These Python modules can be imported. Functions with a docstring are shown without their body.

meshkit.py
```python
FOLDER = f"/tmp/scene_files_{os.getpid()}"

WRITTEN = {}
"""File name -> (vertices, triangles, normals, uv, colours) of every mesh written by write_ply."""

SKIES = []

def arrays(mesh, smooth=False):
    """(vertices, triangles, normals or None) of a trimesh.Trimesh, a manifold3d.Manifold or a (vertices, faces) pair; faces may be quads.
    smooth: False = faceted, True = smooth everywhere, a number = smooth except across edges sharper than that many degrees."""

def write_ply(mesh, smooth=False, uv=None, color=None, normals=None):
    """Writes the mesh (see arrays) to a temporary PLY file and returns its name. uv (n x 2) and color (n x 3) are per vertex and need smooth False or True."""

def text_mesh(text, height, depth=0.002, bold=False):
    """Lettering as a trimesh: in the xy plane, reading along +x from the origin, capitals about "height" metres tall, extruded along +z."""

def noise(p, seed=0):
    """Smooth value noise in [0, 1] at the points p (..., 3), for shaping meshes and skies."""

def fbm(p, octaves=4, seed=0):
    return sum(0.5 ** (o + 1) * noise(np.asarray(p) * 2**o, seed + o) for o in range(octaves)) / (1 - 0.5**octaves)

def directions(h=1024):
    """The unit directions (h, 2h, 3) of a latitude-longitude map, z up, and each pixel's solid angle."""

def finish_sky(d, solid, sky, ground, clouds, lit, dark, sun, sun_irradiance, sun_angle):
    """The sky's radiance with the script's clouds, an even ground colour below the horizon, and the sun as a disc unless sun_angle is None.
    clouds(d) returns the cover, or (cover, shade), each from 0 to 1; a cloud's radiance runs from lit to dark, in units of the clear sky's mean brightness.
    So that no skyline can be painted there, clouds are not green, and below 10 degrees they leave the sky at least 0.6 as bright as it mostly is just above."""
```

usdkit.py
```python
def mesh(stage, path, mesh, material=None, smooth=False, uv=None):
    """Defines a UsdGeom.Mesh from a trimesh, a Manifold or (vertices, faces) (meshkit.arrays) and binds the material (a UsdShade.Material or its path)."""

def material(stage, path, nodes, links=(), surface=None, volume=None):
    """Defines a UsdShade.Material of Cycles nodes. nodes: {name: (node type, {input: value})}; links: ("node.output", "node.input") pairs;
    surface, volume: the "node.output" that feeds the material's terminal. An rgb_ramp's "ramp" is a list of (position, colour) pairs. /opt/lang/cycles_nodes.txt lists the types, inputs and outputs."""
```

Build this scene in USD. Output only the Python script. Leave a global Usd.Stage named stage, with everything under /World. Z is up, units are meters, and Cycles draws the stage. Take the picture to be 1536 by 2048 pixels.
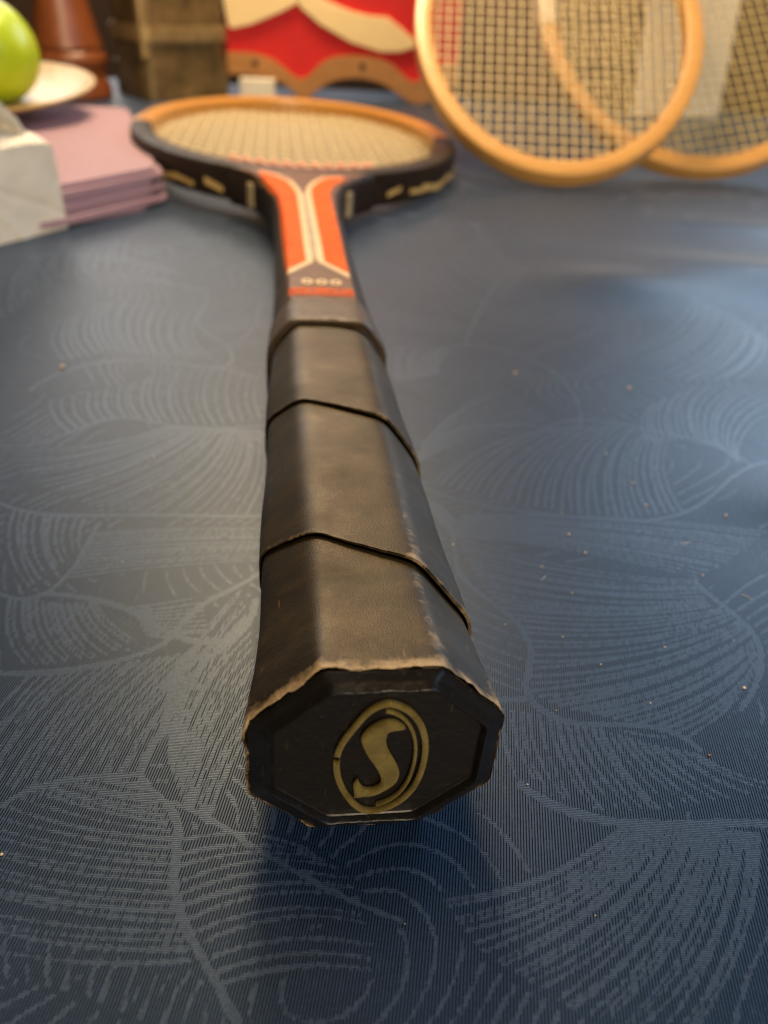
import math, random
import numpy as np, trimesh, shapely.geometry as sg, shapely.ops as so
import usdkit, meshkit
from scipy.spatial import cKDTree
from pxr import Usd, UsdGeom, UsdLux, UsdShade, Gf, Sdf, Vt

random.seed(7); rng = np.random.default_rng(7)
stage = Usd.Stage.CreateInMemory()
UsdGeom.SetStageUpAxis(stage, UsdGeom.Tokens.z); UsdGeom.SetStageMetersPerUnit(stage, 1.0)
UsdGeom.Xform.Define(stage, '/World'); UsdGeom.Scope.Define(stage, '/World/Looks')

# ---------------------------------------------------------------- camera
CAM_H, TILT, ROLL, FPX = 0.1086, 0.6095, 0.0500, 1548.5
cam = UsdGeom.Camera.Define(stage, '/World/camera')
FOCAL = 6.0
cam.CreateFocalLengthAttr(FOCAL); cam.CreateHorizontalApertureAttr(FOCAL * 1536 / FPX); cam.CreateVerticalApertureAttr(FOCAL * 2048 / FPX)
cam.CreateFStopAttr(3.2); cam.CreateFocusDistanceAttr(0.124); cam.CreateClippingRangeAttr((0.004, 50.0))
cam.CreateExposureAttr(0.06)
ct, st, cr, sr = math.cos(TILT), math.sin(TILT), math.cos(ROLL), math.sin(ROLL)
fw, up0, ri0 = np.array([0, ct, -st]), np.array([0, st, ct]), np.array([1.0, 0, 0])
ri, up = cr * ri0 + sr * up0, -sr * ri0 + cr * up0
cm = np.eye(4); cm[0, :3], cm[1, :3], cm[2, :3], cm[3, :3] = ri, up, -fw, [0, 0, CAM_H]
cam.AddTransformOp().Set(Gf.Matrix4d(*cm.ravel().tolist()))

# ---------------------------------------------------------------- lamps, all out of view
def aim(prim, pos, target):
    pos, target = np.array(pos, float), np.array(target, float)
    z = pos - target; z /= np.linalg.norm(z)
    x = np.cross([0, 0, 1.0], z); x = x / np.linalg.norm(x) if np.linalg.norm(x) > 1e-6 else np.array([1.0, 0, 0]); y = np.cross(z, x)
    m = np.eye(4); m[0, :3], m[1, :3], m[2, :3], m[3, :3] = x, y, z, pos
    prim.AddTransformOp().Set(Gf.Matrix4d(*m.ravel().tolist()))
def rect(name, pos, target, w, h, color, power):
    l = UsdLux.RectLight.Define(stage, '/World/' + name); l.CreateWidthAttr(w); l.CreateHeightAttr(h)
    l.CreateColorAttr(Gf.Vec3f(*color)); l.CreateIntensityAttr(power); aim(l, pos, target); return l
rect('unseen_warm_lamp', (-0.10, 0.70, 0.56), (-0.03, 0.40, 0.0), 0.20, 0.20, (1.0, 0.71, 0.40), 46.0)  # unseen warm source, placed to light cloth and racket from behind
rect('overhead_fill', (-0.2, 0.9, 2.3), (0.0, 0.6, 0.0), 1.8, 1.8, (1.0, 0.74, 0.46), 1.6)  # soft warm fill added overhead, in place of ceiling bounce
rect('unseen_warm_back_light', (-0.55, 2.2, 0.75), (0.0, 0.3, 0.0), 1.4, 0.9, (1.0, 0.90, 0.80), 4.6)  # unseen warm source at the back, placed for sheen on the cloth
rect('unseen_cool_back_light', (1.30, 2.05, 0.85), (0.1, 0.25, 0.0), 1.4, 1.1, (0.62, 0.80, 1.0), 8.0)  # unseen cool source back right, placed for bluish sheen on the cloth
rect('unseen_cool_front_light', (1.20, -0.45, 0.80), (0.0, 0.10, 0.0), 0.7, 0.6, (0.38, 0.62, 1.0), 2.6)  # unseen cool source front right, lights the right side of the grip
rect('unseen_front_light', (0.55, -1.6, 0.75), (0.0, 0.8, 0.05), 1.0, 0.9, (1.0, 0.80, 0.56), 14.0)  # unseen source behind the camera, placed to light upright faces

# ---------------------------------------------------------------- helpers
used = {}
def numbered(path):
    n = used.get(path, -1) + 1; used[path] = n
    return path if n == 0 else f'{path}_{n:03d}'
def P_(parent): return '/World' if parent is None else str(parent.GetPath())
def obj(name, mesh, m, parent=None, smooth=30, attrs=None):
    g = usdkit.mesh(stage, numbered(P_(parent) + '/' + name), mesh, m, smooth)
    for k, a in (attrs or {}).items():
        UsdGeom.PrimvarsAPI(g).CreatePrimvar(k, Sdf.ValueTypeNames.FloatArray, 'vertex').Set(Vt.FloatArray.FromNumpy(np.asarray(a, np.float32)))
    return g.GetPrim()
def tag(p, label=None, cat=None, group=None, kind=None):
    for k, v in (('label', label), ('category', cat), ('group', group), ('kind', kind)):
        if v: p.SetCustomDataByKey(k, v)
    return p
def thing(name, label, cat, mat=None, loc=(0, 0, 0), rz=0, group=None):
    x = UsdGeom.Xform.Define(stage, numbered('/World/' + name))
    if mat is None:
        c, s = math.cos(rz), math.sin(rz); mat = np.eye(4); mat[0, :2] = c, s; mat[1, :2] = -s, c; mat[3, :3] = loc
    x.AddTransformOp().Set(Gf.Matrix4d(*np.asarray(mat).ravel().tolist()))
    return tag(x.GetPrim(), label, cat, group)
def frame(origin, X, Y, Z):
    m = np.eye(4); m[0, :3], m[1, :3], m[2, :3], m[3, :3] = X, Y, Z, origin; return m
def tri(v, f): return trimesh.Trimesh(np.asarray(v, float), np.asarray(f, int), process=False)
def grid_faces(nr, nc, wrap=False):
    i = np.arange(nr * nc).reshape(nr, nc)
    j = np.concatenate([i, i[:, :1]], 1) if wrap else i
    a, b, c, d = j[:-1, :-1].ravel(), j[:-1, 1:].ravel(), j[1:, 1:].ravel(), j[1:, :-1].ravel()
    return np.concatenate([np.stack([a, b, c], 1), np.stack([a, c, d], 1)])
def outward(m):
    m = trimesh.Trimesh(m.vertices, m.faces, process=True); trimesh.repair.fix_normals(m); return m
def tube(pts, r, n=6, closed=False, cap=True):
    p = np.asarray(pts, float); N = len(p)
    t = np.gradient(p, axis=0) if not closed else np.roll(p, -1, 0) - np.roll(p, 1, 0)
    t /= np.linalg.norm(t, axis=1, keepdims=True)
    u = np.cross(t, [0.0123, 0.0371, 1.0]); bad = np.linalg.norm(u, axis=1) < 1e-3
    u[bad] = np.cross(t[bad], [1.0, 0, 0]); u /= np.linalg.norm(u, axis=1, keepdims=True); w = np.cross(u, t)
    a = np.arange(n) * 2 * math.pi / n
    rr = np.broadcast_to(np.asarray(r, float), (N,))[:, None, None]
    v = p[:, None] + rr * (np.cos(a)[None, :, None] * u[:, None] + np.sin(a)[None, :, None] * w[:, None])
    f = grid_faces(N, n, True); v = v.reshape(-1, 3)
    if closed:
        q = np.arange(n); o = (N - 1) * n
        f = np.concatenate([f, np.stack([o + q, o + (q + 1) % n, (q + 1) % n], 1), np.stack([o + q, (q + 1) % n, q], 1)])
    elif cap:
        q = np.arange(1, n - 1); f = np.concatenate([f, np.stack([0 * q, q + 1, q], 1), np.stack([(N - 1) * n + 0 * q, (N - 1) * n + q, (N - 1) * n + q + 1], 1)])
    return outward(tri(v, f))
def revolve(prof, n=64):
    p = np.asarray(prof, float); a = np.arange(n) * 2 * math.pi / n
    v = np.stack([p[:, :1] * np.cos(a), p[:, :1] * np.sin(a), np.repeat(p[:, 1:], n, 1)], -1).reshape(-1, 3)
    return outward(tri(v, grid_faces(len(p), n, True)))
def extrude(poly, h):
    gs = getattr(poly, 'geoms', [poly])
    return trimesh.util.concatenate([trimesh.creation.extrude_polygon(g, h, engine='earcut') for g in gs if not g.is_empty])
def soft_slab(poly, h, bev, n=4):
    """an extruded outline with rounded top and bottom rims"""
    parts = []
    for k in range(n + 1):
        a = k / n * math.pi / 2
        p = poly.buffer(-bev * (1 - math.cos(a)) if False else -bev * (1 - math.sin(a)))
        z = bev * (1 - math.cos(a))
        m = extrude(p, h - 2 * z); m.apply_translation([0, 0, z]); parts.append(m)
    return trimesh.util.concatenate(parts)
def rbox(x, y, z, r, seg=3):
    """a box with rounded edges, centred on the origin"""
    b = trimesh.creation.icosphere(subdivisions=seg, radius=r)
    v = b.vertices + np.sign(np.round(b.vertices, 9)) * (np.array([x, y, z]) / 2 - r)
    return trimesh.Trimesh(v, b.faces, process=False).convex_hull
def spline(P, n=60):
    from scipy.interpolate import CubicSpline
    P = np.asarray(P, float); d = np.r_[0, np.cumsum(np.linalg.norm(np.diff(P, axis=0), axis=1))]
    return CubicSpline(d, P)(np.linspace(0, d[-1], n))

# ---------------------------------------------------------------- materials
def M(name, nodes, links, surface): return usdkit.material(stage, '/World/Looks/' + name, nodes, links, surface=surface)
def plain(name, col, rough=0.5, var=0.0, scale=60, bump=0.0, bscale=200, dist=0.0005, stretch=(1, 1, 1), col2=None, ior_level=0.5, **kw):
    """one surface: base colour drifting to col2 with noise, noise bump, rough noise"""
    col2 = col2 if col2 is not None else [c * (1 - var) for c in col]
    n = {'tc': ('texture_coordinate', {}), 'mp': ('mapping', {'scale': stretch}),
         'n1': ('noise_texture', {'scale': scale, 'detail': 5, 'roughness': 0.6}),
         'rp': ('rgb_ramp', {'ramp': [(0.32, col2), (0.68, col)]}),
         'n2': ('noise_texture', {'scale': bscale, 'detail': 4, 'roughness': 0.6}),
         'rr': ('map_range', {'from_min': 0.3, 'from_max': 0.7, 'to_min': max(0.03, rough - 0.1), 'to_max': min(1, rough + 0.1)}),
         'bp': ('bump', {'strength': bump, 'distance': dist}),
         'p': ('principled_bsdf', {'specular_ior_level': ior_level, **kw})}
    l = [('tc.object', 'mp.vector'), ('mp.vector', 'n1.vector'), ('mp.vector', 'n2.vector'), ('n1.fac', 'rp.fac'), ('rp.color', 'p.base_color'),
         ('n2.fac', 'rr.value'), ('rr.result', 'p.roughness')]
    if bump: l += [('n2.fac', 'bp.height'), ('bp.normal', 'p.normal')]
    return M(name, n, l, 'p.BSDF')
def wood(name, c1, c2, rough=0.35, scale=40, stretch=(1, 8, 8), coat=0.3):
    n = {'tc': ('texture_coordinate', {}), 'mp': ('mapping', {'scale': stretch}),
         'n1': ('noise_texture', {'scale': scale, 'detail': 6, 'roughness': 0.65, 'distortion': 0.6}),
         'rp': ('rgb_ramp', {'ramp': [(0.3, c2), (0.5, [0.5 * (a + b) for a, b in zip(c1, c2)]), (0.68, c1)]}),
         'bp': ('bump', {'strength': 0.15, 'distance': 0.0004}),
         'p': ('principled_bsdf', {'roughness': rough, 'coat_weight': coat, 'coat_roughness': 0.2})}
    return M(name, n, [('tc.object', 'mp.vector'), ('mp.vector', 'n1.vector'), ('n1.fac', 'rp.fac'), ('rp.color', 'p.base_color'), ('n1.fac', 'bp.height'), ('bp.normal', 'p.normal')], 'p.BSDF')

honey = wood('honey_wood', (0.60, 0.29, 0.06), (0.46, 0.20, 0.035))
honey_pale = wood('pale_honey_wood', (0.66, 0.37, 0.115), (0.54, 0.27, 0.07))
lacquer = plain('dark_lacquer', (0.012, 0.007, 0.005), 0.5, ior_level=0.22, col2=(0.024, 0.014, 0.007), scale=120, bump=0.1)
brownlac = plain('brown_lacquer', (0.13, 0.060, 0.022), 0.45, ior_level=0.25, col2=(0.09, 0.036, 0.014), scale=160)
orange = plain('orange_paint', (0.72, 0.115, 0.002), 0.6, ior_level=0.08, col2=(0.60, 0.085, 0.002), scale=90)
redorange = plain('red_orange_paint', (0.70, 0.11, 0.006), 0.6, ior_level=0.08, col2=(0.5, 0.06, 0.01), scale=500)
cream = plain('cream_paint', (0.74, 0.54, 0.30), 0.45, 0.12, ior_level=0.25)
greyline = plain('grey_green_paint', (0.30, 0.25, 0.15), 0.45, 0.2)
gold_side = plain('worn_gold_paint', (0.66, 0.46, 0.17), 0.45, col2=(0.32, 0.20, 0.06), scale=300, bump=0.2, bscale=400)
binding = plain('cream_binding', (0.40, 0.32, 0.19), 0.7, col2=(0.28, 0.20, 0.10), scale=300, bump=0.4, bscale=600)
gut = plain('gut_string', (0.74, 0.60, 0.35), 0.4, col2=(0.60, 0.46, 0.24), scale=300)
gut_yellow = plain('yellow_gut_string', (0.62, 0.50, 0.20), 0.4, col2=(0.48, 0.37, 0.13), scale=300)
trim_pink = plain('pink_trim_string', (0.85, 0.42, 0.28), 0.5, col2=(0.75, 0.36, 0.22), scale=400)
capm = M('black_plastic', {'tc': ('texture_coordinate', {}), 'n1': ('noise_texture', {'scale': 260, 'detail': 5}), 'mp': ('mapping', {'rotation': (0.0, 0.6, 0.0), 'scale': (1, 1, 0.08)}), 'n2': ('noise_texture', {'scale': 1500, 'detail': 2}), 'n3': ('noise_texture', {'scale': 1900, 'detail': 3, 'roughness': 0.7}), 'n4': ('noise_texture', {'scale': 900, 'detail': 4}),
    's1': ('map_range', {'from_min': 0.70, 'from_max': 0.76, 'to_max': 0.5, 'clamp': True}), 's2': ('map_range', {'from_min': 0.68, 'from_max': 0.74, 'to_max': 0.8, 'clamp': True}), 'mxs': ('math', {'math_type': 'maximum'}),
    'rp': ('rgb_ramp', {'ramp': [(0.32, (0.010, 0.008, 0.006)), (0.68, (0.0045, 0.004, 0.0035))]}), 'cm': ('mix', {'color2': (0.075, 0.062, 0.045)}), 'rr': ('map_range', {'from_min': 0.3, 'from_max': 0.7, 'to_min': 0.22, 'to_max': 0.44}),
    'bp': ('bump', {'strength': 0.4, 'distance': 0.00025}), 'p': ('principled_bsdf', {'specular_ior_level': 0.36})},
    [('tc.object', 'n1.vector'), ('tc.object', 'mp.vector'), ('mp.vector', 'n2.vector'), ('tc.object', 'n3.vector'), ('tc.object', 'n4.vector'), ('n2.fac', 's1.value'), ('n3.fac', 's2.value'), ('s1.result', 'mxs.value1'), ('s2.result', 'mxs.value2'),
     ('n1.fac', 'rp.fac'), ('rp.color', 'cm.color1'), ('mxs.value', 'cm.fac'), ('cm.color', 'p.base_color'), ('n1.fac', 'rr.value'), ('rr.result', 'p.roughness'), ('n4.fac', 'bp.height'), ('bp.normal', 'p.normal')], 'p.BSDF')
brass = plain('worn_brass', (0.36, 0.275, 0.085), 0.24, col2=(0.22, 0.165, 0.05), scale=300, bump=0.2, bscale=1500, dist=0.0002, metallic=0.6, coat_weight=0.5, coat_roughness=0.12)
rubber = plain('collar_rubber', (0.060, 0.038, 0.020), 0.5, ior_level=0.35, col2=(0.036, 0.022, 0.011), scale=200, bump=0.3, bscale=500)
white_tape = plain('white_tape', (0.80, 0.70, 0.52), 0.35, 0.1)
lilac = plain('lilac_paper', (0.36, 0.235, 0.295), 0.85, 0.06, scale=200, bump=0.25, bscale=1500, dist=0.0002)
packet_m = plain('white_paper', (0.70, 0.66, 0.57), 0.5, 0.08, scale=40, bump=0.35, bscale=60, dist=0.002)
creamware = plain('cream_glaze', (0.46, 0.33, 0.13), 0.35, 0.04)
fruit_m = plain('green_peel', (0.38, 0.52, 0.010), 0.32, col2=(0.30, 0.42, 0.012), scale=50, bump=0.15, bscale=500, subsurface_weight=0.12, subsurface_radius=(0.004, 0.004, 0.001), subsurface_scale=0.5)
mill_m = wood('mill_wood', (0.25, 0.075, 0.02), (0.14, 0.035, 0.010), 0.40, 45, (6, 6, 1), 0.12)
tin_m = plain('tarnished_brass', (0.24, 0.155, 0.06), 0.38, col2=(0.07, 0.052, 0.020), scale=38, bump=0.3, bscale=90, dist=0.002, metallic=0.35)
tin_hi = plain('pale_brass', (0.40, 0.29, 0.13), 0.36, col2=(0.26, 0.17, 0.07), scale=60, metallic=0.45)  # paler than the body: highlight on bands and corner put into colour
red_m = plain('red_felt', (0.60, 0.012, 0.012), 0.8, 0.12, scale=30, bump=0.1)
creampanel = plain('cream_panel', (0.86, 0.66, 0.34), 0.35, 0.05)
basewood = wood('scalloped_wood', (0.46, 0.22, 0.06), (0.34, 0.14, 0.035), 0.4, 30, (2, 10, 10))
screw_m = plain('dark_screw', (0.06, 0.03, 0.015), 0.4, metallic=0.6)
greycard = plain('pale_card', (0.72, 0.66, 0.54), 0.8, 0.08, scale=50)
board_m = wood('brown_board', (0.12, 0.065, 0.027), (0.07, 0.036, 0.015), 0.6, 12, (1, 1, 9), 0.0)
wall_m = plain('brown_wall', (0.10, 0.052, 0.025), 0.8, 0.2, scale=5)
crumb_m = plain('crumb', (0.66, 0.52, 0.34), 0.7, 0.3, scale=900)
lint_m = plain('lint', (0.60, 0.56, 0.50), 0.8, 0.1)
crumb_dark = plain('dark_crumb', (0.40, 0.16, 0.07), 0.7, 0.3, scale=900)

def leather_material():
    n = {'tc': ('texture_coordinate', {}), 'w': ('attribute', {'attribute': 'wear'}),
         'n1': ('noise_texture', {'scale': 75, 'detail': 6, 'roughness': 0.65}),
         'mp': ('mapping', {'scale': (0.7, 1.5, 0.7)}), 'n2': ('noise_texture', {'scale': 110, 'detail': 7, 'roughness': 0.68, 'distortion': 0.3}),
         'n3': ('voronoi_texture', {'scale': 2400, 'feature': 'distance_to_edge'}),
         'n4': ('noise_texture', {'scale': 520, 'detail': 6, 'roughness': 0.72}),
         'sm': ('mapping', {'rotation': (0.3, 0.2, 0.7), 'scale': (1, 0.12, 1)}), 'n5': ('noise_texture', {'scale': 1300, 'detail': 2, 'roughness': 0.5}), 'scr': ('map_range', {'from_min': 0.73, 'from_max': 0.78, 'to_max': 0.32, 'clamp': True}),
         'base': ('rgb_ramp', {'ramp': [(0.30, (0.0070, 0.0044, 0.0018)), (0.52, (0.0180, 0.0115, 0.0040)), (0.74, (0.0500, 0.0320, 0.0105))]}),
         'a': ('math', {'math_type': 'multiply_add', 'value2': 1.7, 'value3': -0.85}),
         'b': ('math', {'math_type': 'add'}), 'c': ('map_range', {'from_min': 0.36, 'from_max': 1.1, 'clamp': True}), 'cs': ('math', {'math_type': 'maximum'}),
         'mx': ('mix', {'color2': (0.36, 0.255, 0.140)}),
         'n3c': ('map_range', {'from_min': 0.0, 'from_max': 0.25, 'clamp': True}), 'h': ('math', {'math_type': 'multiply_add', 'value2': 0.16}),
         'bp': ('bump', {'strength': 0.45, 'distance': 0.00022}),
         'rr': ('map_range', {'from_min': 0.3, 'from_max': 0.7, 'to_min': 0.38, 'to_max': 0.58}),
         'p': ('principled_bsdf', {'specular_ior_level': 0.30, 'specular_tint': (1.0, 0.84, 0.60)})}
    l = [('tc.object', 'n1.vector'), ('tc.object', 'mp.vector'), ('mp.vector', 'n2.vector'), ('tc.object', 'n3.vector'), ('tc.object', 'n4.vector'), ('tc.object', 'sm.vector'), ('sm.vector', 'n5.vector'), ('n5.fac', 'scr.value'), ('n2.fac', 'base.fac'),
         ('n4.fac', 'a.value1'), ('w.fac', 'b.value1'), ('a.value', 'b.value2'), ('b.value', 'c.value'), ('c.result', 'cs.value1'), ('scr.result', 'cs.value2'), ('cs.value', 'mx.fac'), ('base.color', 'mx.color1'), ('mx.color', 'p.base_color'),
         ('n3.distance', 'n3c.value'), ('n3c.result', 'h.value1'), ('n2.fac', 'h.value3'), ('h.value', 'bp.height'), ('bp.normal', 'p.normal'), ('n1.fac', 'rr.value'), ('rr.result', 'p.roughness')]
    return M('worn_leather', n, l, 'p.BSDF')
leather = leather_material()

def cloth_material():
    """navy damask: 'band' is the woven figure (mm inside a band); threads run along x and y"""
    m = lambda t, **k: ('math', {'math_type': t, **k})
    PX, PY = 0.00044, 0.00031
    n = {'g': ('geometry', {}), 's': ('separate_xyz', {}), 'at': ('attribute', {'attribute': 'band'}),
         'sk': m('multiply_add', value2=-0.10), 'tx': m('divide', value2=PX), 'ty': m('divide', value2=PY), 'fx': m('floor'), 'fy': m('floor'),
         't6': m('divide', value2=5.0), 'f6': m('floor'), 'id': ('combine_xyz', {}), 'wn': ('white_noise_texture', {'dimensions': '2D'}),
         'cid': ('combine_xyz', {}), 'wn2': ('white_noise_texture', {'dimensions': '2D'}),
         'j': m('multiply_add', value2=0.34, value3=-0.17), 'sum': m('add'), 'mask': ('map_range', {'from_min': -0.10, 'from_max': 0.12, 'clamp': True}),
         # dark ground: warp ribs along y, gap shade put into colour and gloss
         'wx': m('multiply', value2=2 * math.pi), 'wy': m('multiply', value2=2 * math.pi), 'sx': m('sine'), 'sy': m('sine'),
         'ribx': ('map_range', {'from_min': -0.75, 'from_max': 0.5, 'clamp': True}),
         # light figure: short weft floats, brick-laid; their extra sheen put into a paler colour
         'par': m('modulo', value2=2.0), 'ph': m('multiply_add', value2=math.pi), 'sxb': m('sine'), 'hx': m('multiply', value2=0.5), 'pr': m('multiply'),
         'float': ('map_range', {'from_min': -0.8, 'from_max': 0.3, 'clamp': True}),
         'gcol': ('mix', {'color1': (0.0022, 0.0042, 0.011), 'color2': (0.0110, 0.0330, 0.084)}),
         'bcol': ('mix', {'color1': (0.019, 0.034, 0.070), 'color2': (0.037, 0.062, 0.114)}),
         'thr': ('mix', {'mix_type': 'multiply', 'fac': 1.0}), 'tv': ('map_range', {'from_min': 0, 'from_max': 1, 'to_min': 0.78, 'to_max': 1.2}), 'tvc': ('combine_color', {}),
         'cm': ('mix', {}), 'dn': ('noise_texture', {'scale': 14, 'detail': 4}), 'dr': ('map_range', {'from_min': 0.3, 'from_max': 0.7, 'to_min': 0.85, 'to_max': 1.12}), 'dc': ('combine_color', {}), 'dm': ('mix', {'mix_type': 'multiply', 'fac': 1.0}),
         'hm': ('mix_float', {}), 'hb': m('multiply_add', value2=0.5), 'bp': ('bump', {'strength': 0.12, 'distance': 0.00012}),
         'spv': ('map_range', {'to_min': 0.08, 'to_max': 0.50}), 'shv': ('map_range', {'to_min': 0.40, 'to_max': 0.60}), 'ro': ('mix_float', {'a': 0.41, 'b': 0.35}),
         'p': ('principled_bsdf', {'specular_ior_level': 0.5, 'sheen_weight': 0.25, 'sheen_roughness': 0.24, 'sheen_tint': (0.66, 0.80, 1.0), 'specular_tint': (0.66, 0.82, 1.0)})}
    l = [('g.position', 's.vector'), ('s.y', 'sk.value1'), ('s.x', 'sk.value3'), ('sk.value', 'tx.value1'), ('s.y', 'ty.value1'), ('tx.value', 'fx.value1'), ('ty.value', 'fy.value1'),
         ('fx.value', 'id.x'), ('ty.value', 't6.value1'), ('t6.value', 'f6.value1'), ('f6.value', 'id.y'), ('id.vector', 'wn.vector'), ('fx.value', 'cid.x'), ('fy.value', 'cid.y'), ('cid.vector', 'wn2.vector'),
         ('wn.value', 'j.value1'), ('j.value', 'sum.value1'), ('at.fac', 'sum.value2'), ('sum.value', 'mask.value'),
         ('tx.value', 'wx.value1'), ('ty.value', 'wy.value1'), ('wx.value', 'sx.value1'), ('wy.value', 'sy.value1'), ('sx.value', 'ribx.value'),
         ('fy.value', 'par.value1'), ('wx.value', 'hx.value1'), ('par.value', 'ph.value1'), ('hx.value', 'ph.value3'), ('ph.value', 'sxb.value1'),
         ('sxb.value', 'pr.value1'), ('sy.value', 'pr.value2'), ('sy.value', 'float.value'),
         ('ribx.result', 'gcol.fac'), ('float.result', 'bcol.fac'), ('gcol.color', 'cm.color1'), ('bcol.color', 'cm.color2'), ('mask.result', 'cm.fac'),
         ('wn2.value', 'tv.value'), ('tv.result', 'tvc.r'), ('tv.result', 'tvc.g'), ('tv.result', 'tvc.b'), ('cm.color', 'thr.color1'), ('tvc.color', 'thr.color2'),
         ('g.position', 'dn.vector'), ('dn.fac', 'dr.value'), ('dr.result', 'dc.r'), ('dr.result', 'dc.g'), ('dr.result', 'dc.b'), ('thr.color', 'dm.color1'), ('dc.color', 'dm.color2'), ('dm.color', 'p.base_color'),
         ('ribx.result', 'hm.a'), ('float.result', 'hm.b'), ('mask.result', 'hm.fac'), ('mask.result', 'hb.value1'), ('hm.result', 'hb.value3'), ('hb.value', 'bp.height'), ('bp.normal', 'p.normal'),
         ('mask.result', 'ro.fac'), ('ro.result', 'p.roughness'), ('hm.result', 'spv.value'), ('spv.result', 'p.specular_ior_level'), ('hm.result', 'shv.value'), ('shv.result', 'p.sheen_weight')]
    return M('navy_damask', n, l, 'p.BSDF')
damask = cloth_material()

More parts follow.
